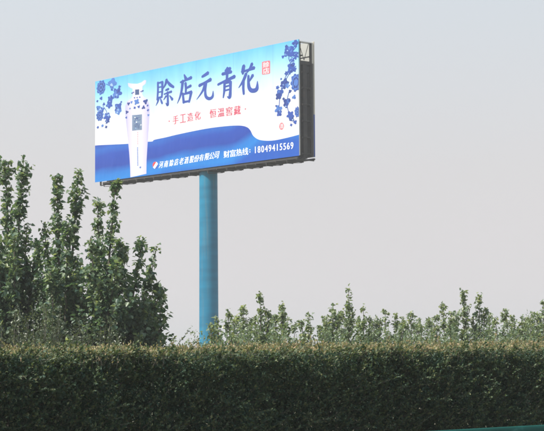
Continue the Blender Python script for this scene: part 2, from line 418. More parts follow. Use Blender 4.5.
def conv(ox, oy, sc, strokes):
    return [[(ox + a / sc, oy + b / sc, c / sc) for a, b, c in s] for s in strokes]
T = 22
she = conv(150, 70, 9.067, [
    [(72, 112, 16), (72, 190, 17), (66, 272, 15)], [(74, 120, 12), (110, 110, 18)], [(112, 108, 20), (112, 180, 17), (107, 250, 15)],
    [(76, 158, 11), (106, 152, 11)], [(74, 203, 11), (106, 196, 11)], [(66, 254, 15), (108, 244, 14)],
    [(80, 258, 16), (70, 290, 14), (54, 324, 4)], [(94, 258, 8), (104, 285, 16), (112, 305, 14)],
    [(152, 88, 22), (140, 130, 18), (114, 178, 5)], [(154, 96, 12), (180, 132, 24), (216, 156, 18)],
    [(142, 184, 14), (170, 172, 20)], [(128, 220, 12), (160, 208, 14), (196, 196, 20)], [(160, 200, 18), (162, 260, 17), (160, 318, 20), (142, 298, 4)],
    [(146, 236, 16), (124, 272, 6)], [(178, 232, 8), (204, 268, 22)]])
dian = conv(150, 70, 9.067, [
    [(310, 42, 10), (326, 80, 26)], [(276, 112, 14), (325, 92, 16), (376, 68, 26)], [(298, 98, 22), (288, 180, 19), (272, 245, 15), (248, 304, 4)],
    [(322, 118, 20), (326, 165, 17), (324, 212, 15)], [(328, 166, 14), (372, 142, 22)],
    [(298, 212, 18), (306, 298, 20)], [(300, 222, 14), (378, 198, 24)], [(374, 200, 24), (364, 250, 19), (354, 292, 16)], [(304, 292, 18), (362, 280, 16)]])
yuan = conv(145, 55, 4.945, [
    [(282, 108, 10), (297, 99, 13), (313, 88, 15)], [(268, 152, 14), (295, 138, 11), (326, 121, 16)], [(298, 140, 12), (285, 178, 10), (256, 220, 3)],
    [(303, 140, 9), (298, 178, 10), (302, 206, 12), (318, 216, 13), (334, 206, 11), (337, 178, 3)]])
qing = conv(205, 60, 7.77, [
    [(158, 84, 18), (198, 66, 22)], [(134, 110, 20), (206, 92, 20)], [(100, 192, 16), (160, 162, 17), (232, 128, 24)], [(174, 62, 18), (172, 120, 17), (168, 178, 14)],
    [(152, 178, 16), (150, 240, 15), (142, 294, 8)], [(154, 182, 12), (198, 168, 18)], [(198, 168, 20), (198, 230, 17), (192, 290, 20), (172, 284, 4)],
    [(156, 208, 11), (192, 198, 11)], [(154, 238, 11), (192, 228, 11)]])
hua = conv(205, 60, 7.77, [
    [(302, 44, 20), (296, 78, 22), (294, 110, 12)], [(284, 92, 14), (330, 80, 15), (384, 60, 22)], [(366, 28, 18), (352, 62, 17), (322, 104, 5)],
    [(320, 106, 18), (298, 160, 18), (262, 216, 5)], [(300, 158, 16), (298, 215, 16), (302, 266, 13)],
    [(372, 118, 20), (344, 168, 8)], [(338, 122, 14), (338, 170, 17), (344, 216, 22), (366, 238, 26), (402, 226, 24), (408, 164, 4)]])
names5 = ('first', 'second', 'third', 'fourth', 'fifth')
for k, chs in enumerate((she, dian, yuan, qing, hua)):
    o = stroke_obj('brush_character', chs, 'ink_blue'); o['kind'] = 'stuff'; o['label'] = '%s large blue brush character of the title' % names5[k]

# printed type
_glyph = {}
def glyph(ch, bold=0.0, shear=0.0):
    key = (ch, shear)
    if key not in _glyph:
        cu = bpy.data.curves.new('g', 'FONT'); cu.body = ch; cu.shear = shear; cu.resolution_u = 3
        o = bpy.data.objects.new('g', cu); COL.objects.link(o); bpy.context.view_layer.update()
        me = bpy.data.meshes.new_from_object(o.evaluated_get(bpy.context.evaluated_depsgraph_get()))
        v = np.array([x.co[:2] for x in me.vertices]) if len(me.vertices) else np.zeros((0, 2)); f = [tuple(p.vertices) for p in me.polygons]
        bpy.data.objects.remove(o); bpy.data.curves.remove(cu); bpy.data.meshes.remove(me)
        _glyph[key] = (v, f)
    return _glyph[key]
def put(mb, ch, px, py, w, h, y, bold=0.0, shear=0.0, cell=None):      # centre in pixels, size in metres; cell: em box centre instead of ink box
    v, f = glyph(ch, bold, shear)
    if not len(v): return
    lo, hi = v.min(0), v.max(0)
    c = P(px, py)
    if cell: mid = np.array(cell[:2]); sc = np.array([w / cell[2], h / cell[3]])
    else:
        mid = (lo + hi) / 2; sc = np.array([w, h]) / (hi - lo)
        if ch.isdigit(): sc[0] = sc[1] * 0.95
    q = (v - mid) * sc + np.array(c)
    out = []
    for t in f:
        a, b, c_ = q[t[0]], q[t[1]], q[t[2]]
        ar = (b[0] - a[0]) * (c_[1] - a[1]) - (c_[0] - a[0]) * (b[1] - a[1])
        out.append(t if ar > 0 else t[::-1])
    k = max(1, int(round(bold / 0.008)))
    for j in range(k):
        dx = (j - (k - 1) / 2) * bold * w / max(k - 1, 1) * 1.6
        mb.add([(p[0] + dx, y - 0.00003 * j, p[1]) for p in q], out)
m_ = MB(); y_ = layer()
for i, ch in enumerate('手工造化'): put(m_, ch, 175.6 + i * 7.35, 119.9 - i * 1.42, 0.50, 0.47, y_, 0.045)
for i, ch in enumerate('恒溫窖藏'): put(m_, ch, 213.0 + i * 8.1, 113.4 - i * 1.05, 0.54, 0.48, y_, 0.045)
blob(m_, 169.2, 121.2, 0.7, 0.7, y_, jag=0); blob(m_, 245.4, 109.0, 0.7, 0.7, y_, jag=0)
tag(m_.build('slogan_lettering', M['ink_red'], fb), kind='stuff', label='small red slogan line with a dot at each end')
m_ = MB(); y_ = layer()
for i, ch in enumerate('河南賒店老酒股份有限公司'): put(m_, ch, 161.2 + i * 5.08, 164.7 - i * 0.89, 0.43, 0.37, y_, 0.030, 0.32)
tag(m_.build('company_lettering', M['ink_white'], fb), kind='stuff', label='white company name beside the round emblem')
m_ = MB(); y_ = layer()
for i, ch in enumerate('财富热线'): put(m_, ch, 226.6 + i * 6.25, 154.2 - i * 0.92, 0.47, 0.38, y_, 0.03)
for dy in (-1.1, 1.1): blob(m_, 249.9, 150.9 + dy, 0.55, 0.55, y_, jag=0)
for i, ch in enumerate('18049415569'): put(m_, ch, 255.4 + i * 3.66, 149.9 - i * 0.43, 0.24, 0.35, y_, 0.05)
tag(m_.build('telephone_lettering', M['ink_white'], fb), kind='stuff', label='white hotline words with an eleven figure telephone number')
# round emblem before the company name
def disc(mb, cx, cy, rx, ry, y, a0=0, a1=2 * math.pi, n=24):
    c = P(cx, cy); sx = abs(P(cx + 1, cy)[0] - c[0]); sz = abs(P(cx, cy - 1)[1] - c[1])
    poly_mesh(mb, [(c[0] + rx * sx * math.cos(a0 + (a1 - a0) * i / n), c[1] + ry * sz * math.sin(a0 + (a1 - a0) * i / n)) for i in range(n)], y)
m_ = MB(); disc(m_, 155.4, 165.3, 2.6, 3.5, layer()); emb = m_.build('emblem_print', M['ink_white'], fb)
m_ = MB(); disc(m_, 155.0, 165.0, 2.3, 3.2, layer(), 1.0, 3.9); m_.build('emblem_print', M['ink_logo_red'], fb)
m_ = MB(); disc(m_, 155.8, 165.7, 2.3, 3.2, layer(), 4.3, 6.8); m_.build('emblem_print', M['ink_logo_blue'], fb)
# seals
def seal_rect(x0, y0, x1, y1, chars):
    m_ = MB(); y_ = layer()
    pts = [P(x0, y0 + (0.9)), P(x0 + 1, y0 + 0.3), P(x1 - 1, y0 - 0.9), P(x1, y0 - 0.3), P(x1, y1 - 1.6), P(x1 - 1, y1 - 0.9), P(x0 + 1, y1), P(x0, y1 - 0.4)]
    poly_mesh(m_, pts, y_); m_.build('seal_print', M['ink_seal'], fb)
    m_ = MB(); y_ = layer(); xm = (x0 + x1) / 2; ym = (y0 + y1) / 2 - 0.3
    for i, ch in enumerate(chars): put(m_, ch, xm, ym - 3.1 + i * 6.2, 0.50, 0.29, y_, 0.01)
    tag(m_.build('seal_lettering', M['ink_white'], fb), kind='stuff')
seal_rect(262.0, 61.4, 270.2, 74.8, '赊店')
m_ = MB(); disc(m_, 281.6, 126.2, 2.4, 3.6, layer()); m_.build('seal_print', M['ink_seal'], fb)
m_ = MB(); put(m_, '酒', 281.6, 126.2, 0.26, 0.24, layer(), 0.01); tag(m_.build('seal_lettering', M['ink_white'], fb), kind='stuff')

# painted flowers and leaves
flower(101.1, 87.6, 4.6, 7.6); flower(99.9, 115.5, 3.9, 5.6); flower(296.0, 82.6, 5.4, 9.4); flower(297.4, 112.0, 3.0, 5.6)
for x, y, r in ((112.5, 83.2, 4.0), (117.3, 93, 4.2), (115.4, 95.5, 2.6), (110.6, 98.6, 2.7), (109.4, 104.7, 3.0), (118.2, 107.4, 3.6), (118.3, 111.4, 2.8), (101.2, 98.4, 1.4), (104.0, 104.2, 1.3), (98.4, 108, 2.2), (102.2, 109.6, 2.0), (107.2, 116.4, 3.2), (107.6, 120.8, 2.2), (102.5, 125.8, 1.2), (106.2, 127, 1.2), (97.9, 127.4, 1.1), (112.0, 89.6, 1.2), (121.3, 102, 0.9), (119.4, 86.5, 1.0), (97.4, 101.2, 1.0)):
    leafp(x, y, r, dark=0.12)
for x, y, r in ((295.4, 43.2, 3.0), (289.4, 50.6, 4.4), (286.6, 53.6, 2.6), (292.4, 53.8, 2.6), (297.0, 54.5, 2.6), (283.0, 56.8, 1.4), (286.4, 46.6, 1.4), (292.4, 59.8, 2.2), (295.5, 58.0, 1.4), (291.6, 67.2, 3.8), (290.0, 71, 2.6), (294.4, 69.6, 2.0), (286.5, 73.4, 1.9), (284.9, 83.0, 3.8), (283.2, 86.2, 2.8), (287.4, 85.6, 2.2), (277.6, 87.6, 1.6), (280.2, 93.0, 3.2), (278.6, 96.4, 2.8), (287.1, 101.8, 3.2), (286.0, 105.2, 2.4), (294.2, 97.2, 1.9), (278.6, 109.4, 3.4), (279.4, 113.4, 2.6), (290.4, 115.2, 3.4), (291.8, 119, 2.4), (295.2, 122.2, 1.7), (291.2, 125, 1.2), (276.3, 106.0, 1.0), (283.6, 98.8, 1.2), (290.2, 91.2, 1.4), (281.2, 79.0, 0.9)):
    leafp(x, y, r, dark=0.4)
for pts in ([(121, 86), (118, 90), (113, 97), (109, 108)], [(106, 84), (112, 87), (118, 92)], [(103, 106), (107, 113), (106, 124)]): tendril(pts, 0.55)
for pts in ([(297, 46), (289, 57), (291, 66), (285, 78)], [(296, 66), (288, 76), (281, 92), (279, 108)], [(289, 92), (287, 104), (291, 120)]): tendril(pts, 0.55)
# bottle decoration
for x, y, r, c in ((136.8, 101.9, 3.0, 'ink_leaf2'), (145.6, 101.6, 2.6, 'ink_leaf3'), (143.6, 107.5, 1.9, 'ink_leaf3'), (134.8, 107.8, 1.4, 'ink_leaf'), (138.8, 106.8, 1.5, 'ink_leaf'), (128.6, 103.8, 1.7, 'ink_leaf3'), (127.0, 112.2, 1.7, 'ink_leaf3'), (126.3, 117.6, 1.2, 'ink_leaf'), (148.0, 110.2, 1.3, 'ink_leaf'), (148.4, 115.2, 1.2, 'ink_leaf2'), (131.6, 102.2, 1.3, 'ink_leaf2'), (132.2, 93.2, 0.9, 'ink_leaf3'), (142.8, 91.0, 1.0, 'ink_leaf3'), (147.6, 105.6, 1.1, 'ink_leaf'), (130.0, 108.6, 0.9, 'ink_leaf2')):
    m_ = MB(); blob(m_, x, y, r, r * 1.1, layer(), lobes=random.choice((3, 4))); m_.build('leaf_print', M[c], fb)
def px_rect(x0, y0, x1, y1, name, mat, dy=0.0):
    m_ = MB(); poly_mesh(m_, [P(x0, y1), P(x1, y1 - dy), P(x1, y0 - dy), P(x0, y0)], layer()); return m_.build(name, mat, fb)
M['ink_label'] = ink('ink_label_grey_blue', (0.17, 0.24, 0.36)); M['ink_navy'] = ink('ink_label_navy', (0.05, 0.09, 0.22))
px_rect(132.2, 115.2, 142.0, 130.8, 'label_print', M['ink_label'], 0.9)
m_ = MB(); y_ = layer(); put(m_, '元', 137.1, 118.4, 0.62, 0.30, y_, 0.02); put(m_, '青', 137.1, 126.0, 0.62, 0.34, y_, 0.02); tag(m_.build('label_lettering', M['ink_navy'], fb), kind='stuff')
px_rect(135.2, 89.6, 139.2, 95.0, 'neck_print', M['ink_navy'], 0.3)
for x, y in ((137.2, 97.6), (134.6, 97.8), (139.8, 97.2), (133.6, 92.4), (141.2, 91.6)):
    m_ = MB(); blob(m_, x, y, 0.9, 0.9, layer(), lobes=3); m_.build('leaf_print', M['ink_leaf'], fb)
for k in range(16):
    m_ = MB(); blob(m_, random.uniform(132.9, 141.4), random.uniform(115.6, 129.4), 0.7, 0.7, layer(), lobes=3); m_.build('leaf_print', M[random.choice(['ink_pale', 'ink_white', 'ink_leaf3'])], fb)
m_ = MB(); y_ = layer()
for k in range(7): blob(m_, 137.8, 132.4 + k * 1.9, 0.42, 0.42, y_, jag=0)
tag(m_.build('dot_print', M['ink_red'], fb), kind='stuff')
m_ = MB(); y_ = layer()
for k in range(13): blob(m_, 137.6 + 0.02 * k, 147.8 + k * 1.45, 0.9, 0.62, y_, lobes=4, jag=0.5)
blob(m_, 140.4, 167.4, 1.0, 1.2, y_, lobes=4)
tag(m_.build('caption_print', M['ink_leaf2'], fb), kind='stuff')

# steel frame behind the banner
def steel_bar(name, a, b, w, parent=bb): m_ = MB(); m_.bar(a, b, w); return m_.build(name, M['steel'], parent)
xs = np.linspace(X0 + 0.12, X1 - 0.12, 13)
for x in xs:
    for y in (YF + 0.16, YB - 0.12): steel_bar('post', (x, y, Z0 + 0.06), (x, y, Z1 - 0.08), 0.1)
zs = [Z0 + 0.1 + k * 0.85 for k in range(7)]
for z in zs:
    steel_bar('purlin', (X0 + 0.03, YF + 0.255, z), (X1 - 0.03, YF + 0.255, z), 0.07)
    steel_bar('purlin', (X0 + 0.03, YB - 0.205, z), (X1 - 0.03, YB - 0.205, z), 0.06)
for x in xs[::2]:
    for k in range(6):
        if k < 5: steel_bar('tie_bar', (x + 0.06, YF + 0.22, zs[k] + 0.045), (x + 0.06, YB - 0.18, zs[k] + 0.045), 0.05)
        if x < X1 - 1: steel_bar('diagonal_brace', (x + 0.07, YF + 0.22, zs[k] + 0.07), (x + 0.07, YB - 0.18, zs[k + 1] - 0.03), 0.04)
# strong end column and outrigger seen in the open right end
m_ = MB(); m_.box((X1 - 0.34, -0.13, Z0 - 0.1), (X1 - 0.13, 0.13, Z1 - 1.05)); m_.build('end_column', M['steel'], bb)
m_ = MB(); m_.box((X1 - 0.40, YF + 0.10, Z1 - 1.24), (X1 - 0.1, YB - 0.08, Z1 - 1.055)); m_.build('outrigger', M['steel'], bb)
for y in (YF + 0.2, YB - 0.18): steel_bar('diagonal_brace', (X1 - 0.2, y, Z1 - 0.1), (X1 - 0.2, 0.0, Z1 - 1.0), 0.022)
steel_bar('top_beam', (0, 0, Z0 + 4.55), (X1 - 0.42, 0, Z0 + 4.55), 0.3); steel_bar('top_beam', (X0 + 0.4, 0, Z0 + 4.55), (-0.01, 0, Z0 + 4.55), 0.3)
steel_bar('lower_beam', (0.5, 0, Z0 + 0.3), (X1 - 0.42, 0, Z0 + 0.3), 0.3); steel_bar('lower_beam', (X0 + 0.4, 0, Z0 + 0.3), (-0.5, 0, Z0 + 0.3), 0.3)
m_ = MB(); m_.box((X1 - 0.30, YF + 0.09, Z1 - 0.10), (X1 - 0.02, YB - 0.02, Z1 - 0.06)); m_.build('top_cap', M['ink_white'], bb)
# second face on the far side
bk = MB(); nxx = 36
bk.add([(0, 0, 4.85), (W_B, 0, 4.85), (W_B, 0, 6.0), (0, 0, 6.0)], [(0, 1, 2, 3)])
back = bk.build('rear_banner', M['cloth'], bb, (X0, YB, Z0))
m_ = MB(); m_.box((X0 + 0.01, YB - 0.06, Z0 + 0.01), (X1 - 0.012, YB - 0.005, Z1 - 1.15)); m_.build('backing_sheet', M['backing'], bb)
m_ = MB(); m_.box((0, 0.003, 0), (W_B, 0.03, 4.84)); m_.build('rear_print', M['banner'], back)
m_ = MB(); m_.box((X1 - 0.010, YB - 0.03, Z0), (X1 + 0.012, YB + 0.035, Z0 + 2.2)); m_.build('edge_wrap', M['ink_leaf'], bb)
m_ = MB(); m_.box((X1 - 0.010, YB - 0.03, Z0 + 2.203), (X1 + 0.012, YB + 0.035, Z1)); m_.build('edge_wrap', M['cloth'], bb)
# service platform below the faces
pf = MB(); zf = Z0 - 0.11
for y in (YF - 0.05, -0.28, 0.02 + 0.5): pf.bar((X0 + 0.9, y, zf), (X1 - 0.02, y, zf), 0.09)
platform = pf.build('platform', M['steel'], bb)
nb = 22
for k in range(nb):
    x = X0 + 0.95 + (X1 - 0.1 - X0 - 0.95) * k / (nb - 1)
    m_ = MB(); m_.bar((x, YF - 0.10, zf - 0.075), (x, YB + 0.05, zf - 0.075), 0.05); m_.build('cross_bar', M['steel'], platform)
    if k % 2 == 0:
        m_ = MB(); m_.bar((x + 0.05, YF - 0.06, zf - 0.05), (x + 0.05, YF - 0.06, zf - 0.21), 0.045); m_.bar((x + 0.05, YF - 0.06, zf - 0.21), (x + 0.05, YB - 0.1, zf - 0.12), 0.03); m_.build('bracket', M['steel'], platform)
m_ = MB(); m_.box((X0 + 0.9, YF + 0.02, zf - 0.045), (X1 - 0.1, 0.46, zf - 0.02)); m_.build('walkway_grating', M['steel'], platform)
m_ = MB(); m_.bar((X0 + 0.45, YF + 0.1, Z0 + 0.02), (X0 + 0.45, YF + 0.1, Z0 - 0.22), 0.08); m_.bar((X0 + 0.45, YF + 0.1, Z0 - 0.22), (X0 + 0.98, YF + 0.1, Z0 - 0.20), 0.05); m_.build('bracket', M['steel'], platform)

# ------------------------------------------------------------------ foliage tools
def leaf_mesh(name, pos, ax, nrm, ln, wd, tint, six=True, fold=0.22):
    n = len(pos)
    ax = ax / np.linalg.norm(ax, axis=1, keepdims=True)
    nrm = nrm - ax * (nrm * ax).sum(1, keepdims=True); nrm /= (np.linalg.norm(nrm, axis=1, keepdims=True) + 1e-9)
    b = np.cross(nrm, ax); ln = ln[:, None]; wd = wd[:, None]
    up = nrm * wd * fold
    if six:
        V = np.stack([pos, pos + ax * ln * 0.22 + b * wd * 0.46 + up, pos + ax * ln * 0.58 + b * wd * 0.36 + up * 0.6, pos + ax * ln - nrm * ln * 0.08,
                      pos + ax * ln * 0.58 - b * wd * 0.36 + up * 0.6, pos + ax * ln * 0.22 - b * wd * 0.46 + up], 1).reshape(-1, 3)
        base = np.array([0, 1, 2, 3, 0, 3, 4, 5]); k = 6
    else:
        V = np.stack([pos, pos + ax * ln * 0.45 + b * wd * 0.5 + up, pos + ax * ln, pos + ax * ln * 0.45 - b * wd * 0.5 + up], 1).reshape(-1, 3)
        base = np.array([0, 1, 2, 0, 2, 3]); k = 4
    per = 4 if six else 3
    idx = (np.arange(n)[:, None] * k + base[None]).ravel().astype(np.int32)
    nf = n * 2
    me = bpy.data.meshes.new(name); me.vertices.add(len(V)); me.vertices.foreach_set('co', V.astype(np.float32).ravel())
    me.loops.add(len(idx)); me.loops.foreach_set('vertex_index', idx)
    me.polygons.add(nf); me.polygons.foreach_set('loop_start', (np.arange(nf) * per).astype(np.int32)); me.polygons.foreach_set('loop_total', np.full(nf, per, np.int32))
    a = me.attributes.new('tint', 'FLOAT', 'POINT'); a.data.foreach_set('value', np.repeat(np.clip(tint, 0, 1), k).astype(np.float32))
    me.update(calc_edges=True); me.validate(); return me
def rand_dir(n): v = rng.normal(size=(n, 3)); return v / np.linalg.norm(v, axis=1, keepdims=True)
def bez(p0, p1, p2, t): t = np.asarray(t)[:, None]; return (1 - t) ** 2 * p0 + 2 * t * (1 - t) * p1 + t * t * p2

def poplar(name, label, base, tips, width=0.30, leaf=0.086, mat='poplar', dens=0.95, low=0.25, group=None, trunk_r=None, cat='tree', spread=1.0, side=3):
    """upright many-stemmed tree; tips are world points of the leading shoots"""
    base = np.array([base[0], base[1], 0.0]); tips = [np.array(t, float) for t in tips]
    H = max(t[2] for t in tips); root = empty(name, base); tag(root, label, cat, group)
    lead = max(tips, key=lambda t: t[2])
    tr = trunk_r or (0.012 + 0.010 * H)
    # trunk follows the leader
    pm1 = base * 0.4 + lead * 0.6 + np.array([rng.normal() * 0.06, rng.normal() * 0.06, 0]); pm1[:2] = base[:2] * 0.55 + lead[:2] * 0.45
    tt = np.linspace(0, 1, 9); tp = bez(base, pm1, lead, tt)
    m_ = MB(); m_.tube([p - base for p in tp], [tr * (1 - t) ** 1.3 + 0.004 for t in tt], 8); m_.build('trunk', M['bark'], root)
    tm = MB(); LP, LA, LN, LL, LT = [], [], [], [], []
    def leaf_at(p, out_dir, s, shoot_t):
        n = len(p)
        a = out_dir * 0.8 + rand_dir(n) * 0.55 + np.array([0, 0, -0.35]); nn = np.array([0, 0, 0.9]) + out_dir * 0.5 + rand_dir(n) * 0.75
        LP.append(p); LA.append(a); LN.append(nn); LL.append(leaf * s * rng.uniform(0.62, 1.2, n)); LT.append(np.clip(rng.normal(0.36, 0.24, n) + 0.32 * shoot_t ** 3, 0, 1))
    shoots = []
    for tip in tips: shoots.append((tip, None, 1.0))
    for tip in tips:                                  # side branches fan up and outwards from the lower half
        for k in range(side):
            f = rng.uniform(0.35, 0.8); hgt = base[2] + (tip[2] - base[2]) * f
            a = rng.uniform(0, 6.28); rr = rng.uniform(0.25, 0.72) * (1.3 - f) * spread
            q = base + (tip - base) * f; shoots.append((np.array([q[0] + rr * math.cos(a), q[1] + rr * math.sin(a), hgt]), None, 0.62))
    for tip, _, wsc in shoots:
        if tip is lead: path = lambda q: bez(base, pm1, lead, q); t0 = low; L_s = H * (1 - low)
        else:
            s0 = rng.uniform(0.10, 0.30); st = bez(base, pm1, lead, [s0])[0]
            mk = rng.uniform(0.42, 0.72)
            mid = np.array([st[0] * (1 - mk) + tip[0] * mk, st[1] * (1 - mk) + tip[1] * mk, st[2] * 0.55 + tip[2] * 0.45]) + rng.normal(size=3) * 0.05
            path = (lambda st, mid, tip: lambda q: bez(st, mid, tip, q))(st, mid, tip); t0 = 0.12; L_s = np.linalg.norm(tip - st)
            q = np.linspace(0, 1, 8); m_ = MB(); m_.tube([p - base for p in path(q)], [tr * 0.55 * (1 - 0.9 * t) + 0.004 for t in q], 6); m_.build('branch', M['bark'], root)
        ntw = max(8, int(L_s * 22 * dens))
        tq = np.sort(rng.uniform(t0, 0.985, ntw)); pts = path(tq); tang = path(np.clip(tq + 0.02, 0, 1)) - path(np.clip(tq - 0.02, 0, 1)); tang /= np.linalg.norm(tang, axis=1, keepdims=True)
        gold = rng.uniform(0, 6.28)
        lump = rng.uniform(0, 6.28, 2)
        for i in range(ntw):
            t = tq[i]; ang = gold + i * 2.4 + rng.normal() * 0.3
            side = np.array([math.cos(ang), math.sin(ang), 0.0])
            env = (0.16 + 1.0 * min(1, (1 - t) / 0.8) ** 0.9) * (0.76 + 0.40 * math.sin(t * 13 + lump[0]) + 0.2 * math.sin(t * 29 + lump[1]))
            ll = width * wsc * spread * env * (rng.uniform(0.4, 1.2) if rng.random() < 0.8 else rng.uniform(1.2, 1.75))
            d = side * 0.85 + tang[i] * rng.uniform(0.5, 1.3); d /= np.linalg.norm(d)
            end = pts[i] + d * ll + np.array([0, 0, 0.12 * ll])
            tm.tube([pts[i] - base, (pts[i] + end) / 2 - base + np.array([0, 0, -0.03 * ll]), end - base], [0.006, 0.0045, 0.0025], 3, caps=False)
            nl = max(4, int((6 + ll / (leaf * 0.26)) * dens)); qq = rng.uniform(0.15, 1.05, nl)[:, None]
            pp = pts[i] + (end - pts[i]) * qq + rand_dir(nl) * leaf * 0.45
            leaf_at(pp, rand_dir(nl) * 0.7 + d * 0.6, 1.0, t)
        nl = 6; pp = tip + rand_dir(nl) * leaf * 0.4 - np.array([0, 0, leaf * 0.5]); leaf_at(pp, rand_dir(nl) + np.array([0, 0, 0.8]), 0.7, 1.0)
        # leaves close along the stem
        nl = int(L_s * 75 * dens); qq = rng.uniform(t0, 1, nl); pp = path(qq) + rand_dir(nl) * leaf * 0.9; leaf_at(pp, rand_dir(nl), 0.9, 0.5)
    tag(tm.build('twig', M['bark'], root), kind='stuff')
    LP = np.concatenate(LP) - base; LL = np.concatenate(LL)
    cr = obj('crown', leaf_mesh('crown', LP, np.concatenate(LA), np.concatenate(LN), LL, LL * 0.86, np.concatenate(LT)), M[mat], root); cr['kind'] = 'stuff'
    return root

def shrub(name, label, base, rx, ry, h, n, leaf=0.045, mat='shrub', cat='shrub', group=None):
    base = np.array([base[0], base[1], 0.0]); root = empty(name, base); tag(root, label, cat, group)
    LP, LA, LN = [], [], []; sm = MB(); ns = max(14, n // 160)
    for i in range(ns):
        a = rng.uniform(0, 6.28); r = math.sqrt(rng.uniform(0, 1)); hh = h * (1 - 0.35 * r * r) * rng.uniform(0.72, 1.05)
        tip = np.array([rx * r * math.cos(a), ry * r * math.sin(a), hh]); b0 = np.array([tip[0] * 0.2, tip[1] * 0.2, 0]); md = np.array([tip[0] * 0.75, tip[1] * 0.75, hh * 0.5])
        q = np.linspace(0, 1, 6); sm.tube(list(bez(b0, md, tip, q)), [0.007 * (1 - 0.85 * t) + 0.001 for t in q], 4, caps=False)
        k = n // ns; q = rng.uniform(0.22, 1.02, k) ** 0.8; p = bez(b0, md, tip, q) + rand_dir(k) * (0.08 + 0.13 * (1 - q[:, None]) ) * rng.uniform(0.3, 1, (k, 1)) * 1.3
        LP.append(p); LA.append(rand_dir(k) + np.array([0, 0, 0.4])); LN.append(rand_dir(k) * 0.9 + np.array([0, 0, 0.8]))
    tag(sm.build('stem', M['bark'], root), kind='stuff')
    LP = np.concatenate(LP); k = len(LP); l = leaf * rng.uniform(0.6, 1.25, k)
    o = obj('foliage', leaf_mesh('foliage', LP, np.concatenate(LA), np.concatenate(LN), l, l * 0.5, np.clip(rng.normal(0.42, 0.2, k), 0, 1), six=False), M[mat], root); o['kind'] = 'stuff'
    return root

# ------------------------------------------------------------------ trees on the left
def tips_at(lst, Y): return [at(px, py, Y + dy) for px, py, dy in lst]
GT = 'poplars behind the hedge on the left'
YT = 28.0
def gx(px, Y): return at(px, 340, Y)[:2]
poplar('poplar_tree', 'tall poplar with two leading shoots at the left edge of the picture', gx(8, 28.4), tips_at([(5, 160, 0.3), (24, 157, 0), (-14, 190, 0.6), (14, 235, -0.6), (-2, 262, -0.4), (36, 262, 0.2)], 28.4), width=0.42, group=GT)
poplar('poplar_tree', 'poplar with two slender shoots, second tree from the left edge', gx(62, 28.0), tips_at([(57, 175, 0), (79, 171, 0.3), (44, 222, 0.5), (68, 222, -0.5), (50, 268, -0.6)], 28.0), width=0.34, group=GT)
poplar('poplar_tree', 'poplar whose bushy top touches the lower left corner of the billboard', gx(98, 27.6), tips_at([(116, 180, 0), (98, 202, 0.3), (90, 240, -0.4), (118, 262, -0.6), (104, 246, 0.5)], 27.6), width=0.42, group=GT)
poplar('poplar_tree', 'lowest leaning poplar nearest the blue pole, open to the right', gx(116, 28.2), tips_at([(143, 238, 0), (157, 246, 0.3), (163, 288, -0.2), (130, 275, 0.3), (157, 318, 0.2), (165, 322, -0.2), (164, 300, 0.4), (145, 296, -0.5), (122, 300, -0.5)], 28.2), width=0.36, group=GT, low=0.15)
poplar('poplar_tree', 'dark poplar in the back of the left clump, low between the tall shoots', gx(40, 29.6), tips_at([(38, 240, 0.3), (62, 252, 0), (20, 270, 0.2), (84, 268, 0.4), (98, 285, 0.1)], 29.6), width=0.45, group=GT)
GS = 'grey green bushes in front of the poplars'
shrub('leafy_bush', 'grey green bush at the far left edge below the poplars', gx(4, 22.5), 0.55, 0.5, 2.05, 7000, group=GS)
shrub('leafy_bush', 'grey green bush below the second poplar from the left', gx(45, 23.0), 0.5, 0.5, 2.1, 7000, group=GS)
shrub('leafy_bush', 'small grey green bush below the poplar that touches the billboard', gx(92, 23.2), 0.5, 0.5, 2.05, 6000, group=GS)

# ------------------------------------------------------------------ young poplars along the skyline
GY = 'young poplars along the hedge skyline'
young = [
    (222, [(217, 317), (229, 311), (211, 324), (234, 320)], 33, 'bushy young poplar hiding the foot of the blue pole'),
    (244, [(243, 306), (250, 318)], 35, 'young poplar just right of the pole-foot poplar, with a single pointed top'),
    (262, [(260, 291.5), (268, 312), (255, 318)], 34, 'young poplar with the tallest spire right of the pole'),
    (280, [(282.5, 304), (276, 316), (288, 318)], 35, 'young poplar with thin bare top, right of the spire beside the pole'),
    (305, [(309, 314), (301, 320)], 37, 'short young poplar alone between two gaps of sky'),
    (332, [(333, 303), (324, 318), (339, 314)], 36, 'young poplar left of the tall middle spire'),
    (348, [(348.7, 288.5), (353, 312)], 35, 'tall narrow young poplar in the middle of the skyline'),
    (364, [(363.5, 307), (370, 318), (358, 317)], 36, 'rounded young poplar right of the tall middle spire'),
    (388, [(385, 310.5), (396, 314)], 38, 'young poplar with two low tops between middle spire and right pair'),
    (410, [(411, 313), (404, 321)], 38, 'low thin young poplar with one small top at mid right'),
    (428, [(428, 319), (434, 324), (421, 325)], 39, 'lowest rounded young poplar left of the right-hand tall pair'),
    (446, [(443, 303.5), (451, 312)], 37, 'young poplar directly left of the right-hand tall pair'),
    (464, [(463, 290), (468, 306)], 36, 'taller tree of the right-hand pair of spires'),
    (480, [(479, 295), (486, 309), (473, 316)], 36, 'shorter tree of the right-hand pair of spires'),
    (497, [(495, 317), (505, 308.5)], 38, 'young poplar with crooked top right of the tall pair'),
    (520, [(522, 318), (514, 323), (527, 322)], 39, 'rounded low young poplar, third from the right edge'),
    (533, [(532, 312.5), (537, 318)], 38, 'thin young poplar, second from the right edge'),
    (545, [(543, 301.5), (550, 312)], 37, 'young poplar cut by the right edge of the picture'),
]
